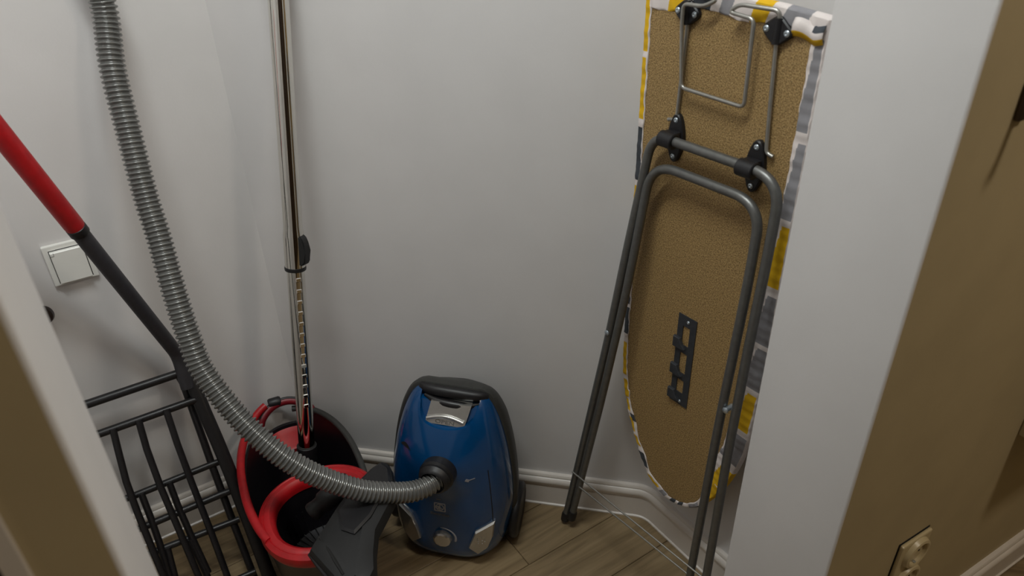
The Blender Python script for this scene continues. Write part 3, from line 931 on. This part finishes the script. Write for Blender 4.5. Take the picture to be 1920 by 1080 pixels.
# black lock slide on the right side of the sleeve
bm = bmesh.new()
prof = [(0.010, 0.0), (0.0255, 0.003), (0.0330, 0.010), (0.0345, 0.036), (0.0330, 0.052), (0.0265, 0.066), (0.018, 0.070), (0.010, 0.066)]
prism_axis(bm, prof, at_(Ljoin + 0.008) + wy * -0.010, wx, td, wy, 0.0, 0.020)
bmesh.ops.bevel(bm, geom=bm.edges[:], offset=0.0025, segments=2, affect='EDGES')
obj('lock_slide', bm, M['dark_plastic'], wand)
# notched rail down the lower tube
nd = (wx * 0.72 - wy * 0.69).normalized()
nd = (wx * 0.80 + (-wy if wy.y > 0 else wy) * 0.60).normalized(); ns = td.cross(nd).normalized()
for k in range(13):
    s = Ljoin - 0.022 - k * 0.0262
    bm = bmesh.new()
    c = at_(s) + nd * 0.0184
    box(bm, (0, 0, 0), (0.012, 0.0042, 0.010), M4=frame(c, ns, nd, td), bevel=0.0015, seg=1)
    obj('notch', bm, M['chrome'], lower, smooth=False)
tube('end_ring', [at_(-0.001), at_(0.003)], [0.0215, 0.0215], M['dark_plastic'], wand, 40)
bm = bmesh.new(); lathe(bm, [(0.0, -0.272), (0.0215, -0.272), (0.0225, -0.262), (0.0225, -0.03), (0.0232, -0.025), (0.0232, 0.001), (0.020, 0.003)], FW, 36)
obj('collar', bm, M['black_plastic'], wand)
tube('hose_handle', catmull([at_(1.005), at_(1.06) + V((0, -0.01, 0)), at_(1.16) + V((0.005, -0.04, 0)), at_(1.30) + V((0.015, -0.10, 0)), at_(1.40) + V((0.0, -0.13, 0)), loc((-0.74, 1.20, 1.80))], 6), 0.0215, M['black_plastic'], wand, 20)

# nozzle: elbow, swivel and the broad flat head lying over the bucket's front right
NZ0 = V((-0.545, 0.950, 0.300))
fnz = empty('floor_nozzle', NZ0)
tag(fnz, 'dark grey fan shaped floor nozzle lying on the red ring of the bucket', 'nozzle')
loc = lambda P: V(P) - NZ0
sw0, sw1 = loc((-0.668, 0.978, 0.284)), loc((-0.596, 1.040, 0.336))
bm = bmesh.new()
sd = (sw1 - sw0).normalized(); sx_ = sd.cross(V((0, 0, 1))).normalized(); sy_ = sx_.cross(sd)
lathe(bm, [(0.0155, 0.004), (0.0200, 0.0), (0.0215, 0.004), (0.0205, 0.012), (0.0195, 0.014), (0.0195, 0.028), (0.0240, 0.034), (0.0250, 0.060), (0.0240, 0.090), (0.018, 0.106), (0.0, 0.110)], frame(sw0, sx_, sy_, sd), 32, cap=False)
obj('swivel', bm, M['dark_plastic'], fnz)
head = [(-0.613, 0.857), (-0.6105, 0.880), (-0.600, 0.957), (-0.594, 1.000), (-0.587, 1.032), (-0.567, 1.087), (-0.552, 1.110), (-0.533, 1.108), (-0.516, 1.088), (-0.484, 1.022), (-0.488, 0.970), (-0.492, 0.925), (-0.478, 0.875), (-0.464, 0.840), (-0.470, 0.790), (-0.500, 0.782), (-0.555, 0.818)]
bm = bmesh.new()
def hz(x, y, top):
    t = (y - 0.78) / 0.33
    z = 0.302 + 0.012 * t
    return (z + 0.014 + 0.010 * max(0, 1 - abs(t - 0.55) * 1.6)) if top else z - 0.008
hc = V((sum(p[0] for p in head) / len(head), sum(p[1] for p in head) / len(head)))
rows = []
for k, (ins, dz, top) in enumerate(((0.006, 0, False), (0.0, 0.004, False), (0.0, 0.014, False), (0.005, 0, True), (0.016, 0.005, True), (0.030, 0.008, True))):
    pts = inset(head, ins) if ins else head
    rows.append([bm.verts.new(loc((x, y, hz(x, y, top) + dz))) for x, y in pts])
nh_ = len(head)
for a, b in zip(rows, rows[1:]):
    for i in range(nh_): bm.faces.new((a[i], a[(i + 1) % nh_], b[(i + 1) % nh_], b[i]))
bm.faces.new(rows[0][::-1]); bm.faces.new(rows[-1])
nozzle = obj('nozzle_head', bm, M['dark_plastic'], fnz, angle=30)
bm = bmesh.new()
gp = [(-0.598, 0.884), (-0.570, 0.862), (-0.545, 0.838), (-0.520, 0.815)]
sweep(bm, [loc((x, y, hz(x, y, True) + 0.004)) for x, y in gp], [0.002, 0.0045, 0.0045, 0.003], 8)
obj('nozzle_groove', bm, M['dark_gap'], nozzle)
bm = bmesh.new()
cv = [(-0.585, 0.945), (-0.578, 1.010), (-0.560, 1.070), (-0.545, 1.095), (-0.520, 1.080), (-0.498, 1.030), (-0.508, 0.985), (-0.512, 0.945), (-0.530, 0.900), (-0.560, 0.905)]
rows = []
for ins, dz in ((0.0, -0.004), (0.0, 0.0100), (0.005, 0.0135)):
    rows.append([bm.verts.new(loc((x, y, hz(x, y, True) + dz))) for x, y in (inset(cv, ins) if ins else cv)])
for a, b in zip(rows, rows[1:]):
    for i in range(len(cv)): bm.faces.new((a[i], a[(i + 1) % len(cv)], b[(i + 1) % len(cv)], b[i]))
bm.faces.new(rows[-1])
obj('nozzle_cover', bm, M['black_plastic'], nozzle, angle=30)
bm = bmesh.new()
sweep(bm, [loc((x, y, hz(x, y, False) + 0.008)) for x, y in ((-0.6145, 0.862), (-0.585, 0.838), (-0.555, 0.8165), (-0.515, 0.788))], 0.0045, 8)
obj('nozzle_bumper', bm, M['black_plastic'], nozzle)

# ---------------------------------------------------------------- mop bucket
BC = V((-0.742, 1.096)); ba = V((0.604, -0.797)); bb = V((0.797, 0.604))
bk = empty('mop_bucket', (BC.x, BC.y, 0.0))
tag(bk, 'black mop bucket with red rim and red wringer ring beside the vacuum cleaner', 'bucket')
RZ = 0.262
def bshape(th_, k=1.0, la=0.258, lb=0.130, ex=2.2):
    c_, s_ = math.cos(th_), math.sin(th_)
    a_ = la * k * (1 if c_ > 0 else -1) * abs(c_) ** (2 / ex); b_ = lb * k * (1 if s_ > 0 else -1) * abs(s_) ** (2 / ex)
    p = ba * a_ + bb * b_
    return p
def rimz(th_):
    d = abs(((th_ - math.pi + math.pi) % (2 * math.pi)) - math.pi)      # angle from the back end
    d = abs(((th_ - math.pi + 3 * math.pi) % (2 * math.pi)) - math.pi)
    return RZ - 0.040 * max(0.0, min(1.0, (0.55 - d) / 0.15))
bm = bmesh.new(); NB = 72
rows = []
for (kz, kk, dz) in ((0.0, 0.78, 0), (0.0, 0.82, 0.006), (0.5, 0.905, 0), (0.97, 0.985, 0), (1.0, 1.0, 0), (1.0, 0.955, 0.002), (0.97, 0.950, 0), (0.5, 0.875, 0), (0.0, 0.80, 0.012), (0.0, 0.60, 0.012)):
    row = []
    for i in range(NB):
        th_ = 2 * math.pi * i / NB; p = bshape(th_, kk)
        row.append(bm.verts.new((p.x, p.y, rimz(th_) * kz + dz)))
    rows.append(row)
for a, b in zip(rows, rows[1:]):
    for i in range(NB): bm.faces.new((a[i], a[(i + 1) % NB], b[(i + 1) % NB], b[i]))
bm.faces.new(rows[0][::-1]); bm.faces.new(rows[-1])
obj('bucket_body', bm, M['bucket_black'], bk)
# grey lip along the right edge
lip = []
for i in range(40):
    th_ = R(22 + 150 * i / 39); p = bshape(th_, 0.985); lip.append((p.x, p.y, RZ + 0.004))
tube('rim_lip', lip, 0.0078, M['shell_dark'], bk, 10)
# red bail handle folded down along the left edge
bail = []
for i in range(46):
    th_ = R(196 + 112 * i / 45); p = bshape(th_, 1.0 + 0.03 * min(1, i / 12)); bail.append((p.x, p.y, RZ + 0.018 + 0.022 * max(0, 1 - i / 14)))
tube('bail_handle', bail, 0.0095, M['red_plastic'], bk, 12)
# raised arch over the pouring gap at the back
archp = []
for i in range(25):
    t = i / 24; th_ = R(150 + 60 * t); p = bshape(th_, 0.985)
    archp.append((p.x, p.y, RZ + 0.003 + 0.030 * math.sin(math.pi * min(1, t * 1.05)) ** 0.7 if 0 < t < 0.95 else RZ))
tube('handle_arch', archp, 0.0105, M['dark_red'], bk, 12)
tube('arch_trim', [(x, y, z + 0.008) for x, y, z in archp], 0.0045, M['black_plastic'], bk, 10)
bm = bmesh.new(); p = bshape(R(186), 1.0)
lathe(bm, [(0.0, -0.016), (0.011, -0.016), (0.0135, -0.012), (0.0135, 0.012), (0.011, 0.016), (0.0, 0.016)], frame((p.x, p.y, RZ + 0.036), ba.to_3d(), (0, 0, 1), bb.to_3d()), 20, cap=False)
obj('bail_clip', bm, M['black_plastic'], bk)
# red inner guard below the gap
bm = bmesh.new(); g = []
for i in range(13):
    th_ = R(160 + 38 * i / 12)
    col = []
    for (k, z) in ((0.945, 0.216), (0.90, 0.205), (0.82, 0.176), (0.80, 0.172), (0.81, 0.160), (0.92, 0.190)):
        p = bshape(th_, k); col.append(bm.verts.new((p.x, p.y, z)))
    g.append(col)
for a, b in zip(g, g[1:]):
    for k in range(6): bm.faces.new((a[k], a[(k + 1) % 6], b[(k + 1) % 6], b[k]))
bm.faces.new(g[0][::-1]); bm.faces.new(g[-1])
obj('inner_guard', bm, M['red_plastic'], bk)

# red wringer ring with its dark slotted basket
rc = ba * 0.134 + bb * 0.010
def rshape(th_, k=1.0, la=0.116, lb=0.116, ex=2.25):
    c_, s_ = math.cos(th_), math.sin(th_)
    return rc + ba * (la * k * (1 if c_ > 0 else -1) * abs(c_) ** (2 / ex)) + bb * (lb * k * (1 if s_ > 0 else -1) * abs(s_) ** (2 / ex))
bm = bmesh.new(); NR = 64; rows = []
for (dk, z) in ((0.012, 0.255), (0.016, 0.268), (0.014, 0.280), (0.006, 0.2865), (0.004, 0.2845), (0.001, 0.2875), (-0.008, 0.2880), (-0.015, 0.282), (-0.018, 0.272), (-0.017, 0.258), (-0.005, 0.252)):
    row = []
    for i in range(NR):
        th_ = 2 * math.pi * i / NR; p = rshape(th_); d = (p - rc).normalized(); q = p + d * dk * 1.08
        row.append(bm.verts.new((q.x, q.y, z)))
    rows.append(row)
rows.append(rows[0])
for a, b in zip(rows, rows[1:]):
    for i in range(NR): bm.faces.new((a[i], a[(i + 1) % NR], b[(i + 1) % NR], b[i]))
ring = obj('wringer_ring', bm, M['red_plastic'], bk)
bm = bmesh.new(); rows = []
for (k, z) in ((0.87, 0.264), (0.84, 0.22), (0.80, 0.17), (0.72, 0.14), (0.45, 0.132), (0.02, 0.135)):
    rows.append([bm.verts.new((*rshape(2 * math.pi * i / 48, k), z)) for i in range(48)])
for a, b in zip(rows, rows[1:]):
    for i in range(48): bm.faces.new((a[i], a[(i + 1) % 48], b[(i + 1) % 48], b[i]))
bm.faces.new(rows[-1])
basket = obj('wringer_basket', bm, M['bucket_black'], ring)
bm = bmesh.new()
for i in range(36):
    a = 2 * math.pi * i / 36
    pts = []
    for (k, z) in ((0.815, 0.20), (0.785, 0.168), (0.715, 0.1445), (0.50, 0.1345)):
        p = rshape(a, k); pts.append((p.x, p.y, z))
    sweep(bm, pts, 0.0013, 6)
rb = obj('basket_ribs', bm, M['black_metal'], ring); rb['kind'] = 'stuff'

# ---------------------------------------------------------------- black bar frame with a long red-gripped handle, leaning on the left wall
ro = V((-0.8593, 0.945, 0.0)); ta = R(26); aa = R(50)
re_ = V((math.sin(aa), math.cos(aa), 0)); rnh = V((math.cos(aa), -math.sin(aa), 0))
rup = V((0, 0, 1)) * math.cos(ta) - rnh * math.sin(ta); rn = rnh * math.cos(ta) + V((0, 0, 1)) * math.sin(ta)
rk = empty('hand_cart')
rk.matrix_world = frame(ro, re_, rup, rn)
tag(rk, 'black metal bar frame with a long red gripped handle leaning on the left wall', 'cart')
BL = -0.46      # hidden far side
def rbar(name, pts, r, d=0.0, n=12, par=None):
    return tube(name, [V((p[0], p[1], d)) for p in pts], r, M['black_metal'], par or rk, n)
# uprights: outer pair (flat oval), inner pair
def upright(name, pts, r, d, ry):
    bm = bmesh.new(); sweep(bm, [V((p[0], p[1], d)) for p in pts], r, 14, up=(0, 0, 1), ry=ry)
    return obj(name, bm, M['black_metal'], rk)
upright('upright', [(0.004, 0.562), (0.017, 0.526), (0.022, 0.459), (0.030, 0.379), (0.036, 0.307), (0.045, 0.156), (0.052, 0.02)], 0.0155, 0.0, 0.6)
upright('upright', [(-0.009, 0.560), (-0.003, 0.532), (0.002, 0.388), (0.004, 0.321), (0.011, 0.177), (0.020, 0.02)], 0.0085, -0.022, 1.0)
upright('upright', [(BL, 0.562), (BL - 0.02, 0.02)], 0.0155, 0.0, 0.6)
upright('upright', [(BL + 0.02, 0.560), (BL, 0.02)], 0.0085, -0.022, 1.0)
for (w0_, w1_, ua, r, d) in ((0.551, 0.559, -0.192, 0.0098, 0.0), (0.481, 0.489, -0.186, 0.0090, 0.0), (0.320, 0.329, -0.161, 0.0080, -0.018), (0.246, 0.255, -0.167, 0.0085, -0.012), (0.181, 0.181, -0.147, 0.0080, -0.018), (0.052, 0.054, -0.1, 0.007, 0.004)):
    rbar('rung', [(BL, w0_), (ua, w0_), (0.004, w1_), (0.026, w1_)], r, d)
bars1 = [[(-0.161, 0.484), (-0.164, 0.438), (-0.168, 0.364), (-0.166, 0.29), (-0.158, 0.152), (-0.15, 0.06)], [(-0.109, 0.486), (-0.111, 0.418), (-0.108, 0.327), (-0.097, 0.191), (-0.087, 0.06)], [(-0.051, 0.490), (-0.050, 0.408), (-0.046, 0.315), (-0.038, 0.177), (-0.033, 0.055)]]
for b in bars1:
    rbar('bar', b, [0.0074] * len(b), 0.012)
for i in range(1, 6):
    u_ = -0.161 - 0.055 * i
    if u_ > BL + 0.02: rbar('bar', [(u_, 0.484), (u_ + 0.004, 0.055)], 0.0074, 0.012)
for b in ([(-0.150, 0.322), (-0.147, 0.26), (-0.146, 0.199), (-0.148, 0.10)], [(-0.0905, 0.325), (-0.088, 0.267), (-0.081, 0.19), (-0.07, 0.09)]):
    rbar('bar', b, 0.0074, -0.008)
for b in ([(-0.134, 0.182), (-0.138, 0.10)], [(-0.085, 0.182), (-0.074, 0.08)]):
    rbar('bar', b, 0.0074, -0.008)
rinv = frame(ro, re_, rup, rn).inverted()
K0 = V((-1.0020, 1.1215, 0.470)); K1 = V((-1.0150, 1.1385, 0.548)); KT = V((-1.0140, 0.9220, 1.1369))
kd = (KT - K1).normalized()
tube('handle_shaft', [rinv @ p for p in fillet([K0, K1, K1 + kd * 0.415], 0.022, 8)], 0.0150, M['grey_shaft'], rk, 18)
tube('grip_collar', [rinv @ (K1 + kd * q) for q in (0.396, 0.399, 0.414, 0.416)], [0.0150, 0.0175, 0.0175, 0.015], M['black_plastic'], rk, 20)
tube('red_grip', [rinv @ (K1 + kd * q) for q in (0.414, 0.420, 0.80, 0.815)], [0.0165, 0.0175, 0.0175, 0.012], M['red_plastic'], rk, 20)
bm = bmesh.new(); sweep(bm, [V((0.0505, 0.035, 0.0)), V((0.0525, 0.006, 0.0))], 0.0168, 14, up=(0, 0, 1), ry=0.66)
obj('foot_cap', bm, M['black_plastic'], rk)

# ---------------------------------------------------------------- socket with a hinged lid on the left wall
nL3 = V((S, -S, 0)); eL3 = V((S, S, 0)); Z3 = V((0, 0, 1))
sP = V((-1.148, 1.085, 0.803))
sP = sP - nL3 * ((sP - V((XL, D, 0))).dot(nL3))
so = empty('wall_socket'); so.matrix_world = frame(sP, eL3, Z3, nL3)
tag(so, 'white wall socket with hinged lid on the left wall behind the grey handle shaft', 'socket')
bm = bmesh.new()
box(bm, (0, 0, 0.0045), (0.082, 0.090, 0.009), bevel=0.0025)
obj('socket_frame', bm, M['socket_white'], so, smooth=False)
bm = bmesh.new()
prism_axis(bm, [(-0.0295, -0.0375), (0.0295, -0.0375), (0.0295, 0.0325), (-0.0295, 0.0325)], (0, 0, 0), (1, 0, 0), (0, 1, 0), (0, 0, 1), 0.008, 0.0185, bevel=0.0015)
lid = obj('hinged_lid', bm, M['socket_white'], so, smooth=False)
bm = bmesh.new(); box(bm, (0, -0.0025, 0.0088), (0.0622, 0.0735, 0.0006)); obj('lid_gap', bm, M['dark_gap'], so, smooth=False)
bm = bmesh.new(); box(bm, (-0.0262, 0.0255, 0.0187), (0.0065, 0.0008, 0.0006)); box(bm, (-0.0232, 0.0290, 0.0187), (0.0006, 0.0070, 0.0006)); obj('lid_mark', bm, M['print_dark'], lid, smooth=False)
tube('lid_dot', [(-0.0165, 0.034, 0.0092), (-0.0165, 0.034, 0.0096)], 0.0009, M['dark_gap'], so, 8)

# dark round knob further along the left wall
kP = V((-1.212, 1.0345, 0.714)); kP = kP - nL3 * ((kP - V((XL, D, 0))).dot(nL3))
bm = bmesh.new()
lathe(bm, [(0.006, 0.0), (0.006, 0.012), (0.013, 0.016), (0.0205, 0.022), (0.0215, 0.028), (0.0185, 0.034), (0.010, 0.0375), (0.0, 0.038)], frame(kP, eL3, Z3, nL3), 28, cap=False)
tag(obj('door_stop', bm, M['knob_brown']), 'dark brown round stop on the left wall below the white socket', 'door stop')

# ---------------------------------------------------------------- socket on the hall wall
hn3 = hn.to_3d(); hd3 = hd.to_3d()
hP = (A_out + hd * 0.252).to_3d() + Z3 * 0.340
hs = empty('hall_socket'); hs.matrix_world = frame(hP, hd3, Z3, hn3)
tag(hs, 'cream power socket on the olive hall wall above the skirting', 'socket')
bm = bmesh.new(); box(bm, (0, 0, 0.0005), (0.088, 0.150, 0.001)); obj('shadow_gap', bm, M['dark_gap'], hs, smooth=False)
bm = bmesh.new()
box(bm, (0, 0, 0.005), (0.086, 0.148, 0.008), bevel=0.0035)
obj('cover_plate', bm, M['hall_socket'], hs, smooth=False)
for zz in (0.036, -0.036):
    bm = bmesh.new()
    lathe(bm, [(0.0355, 0.008), (0.0325, 0.0165), (0.0275, 0.0180), (0.0245, 0.0165), (0.0235, 0.0105), (0.0, 0.0105)], frame((0.004, zz, 0), (1, 0, 0), (0, 1, 0), (0, 0, 1)), 32, cap=False)
    well = obj('plug_well', bm, M['hall_socket'], hs)
    for s in (-1, 1):
        tube('pin_hole', [(0.004 + s * 0.0095, zz, 0.0104), (0.004 + s * 0.0095, zz, 0.0110)], 0.0025, M['dark_gap'], well, 10)
    bm = bmesh.new(); box(bm, (0.004, zz - 0.0225, 0.0135), (0.005, 0.003, 0.005), bevel=0.0006); obj('earth_clip', bm, M['screw_steel'], well, smooth=False)

# wall cabinet whose lower corner shows at the right edge of the view
cA = A_out + hd * 0.505
bm = bmesh.new()
fs = prism(bm, [cA, cA + hd * 0.40, cA + hd * 0.40 + hn * 0.10, cA + hn * 0.10], 0.535, 1.02)
bmesh.ops.bevel(bm, geom=bm.edges[:], offset=0.003, segments=2, affect='EDGES')
tag(obj('wall_cabinet', bm, M['olive_wall'], smooth=False), 'olive wall box whose lower corner shows at the far right of the hall wall', 'cabinet')
# dark hook on the hall wall at the right edge of the view
kP = (A_out + hd * 0.098).to_3d() + Z3 * 1.235
bm = bmesh.new()
FH = frame(kP, hd3, Z3, hn3)
box(bm, (0.012, 0.005, 0.004), (0.022, 0.05, 0.008), M4=FH, bevel=0.003)
sweep(bm, [FH @ V(p) for p in catmull([(0.012, 0.012, 0.006), (0.012, 0.004, 0.024), (0.012, -0.012, 0.034), (0.012, -0.018, 0.048), (0.012, -0.004, 0.056)], 4)], 0.005, 10)
tag(obj('coat_hook', bm, M['dark_wood']), 'dark brown hook on the olive hall wall at the right edge', 'hook')
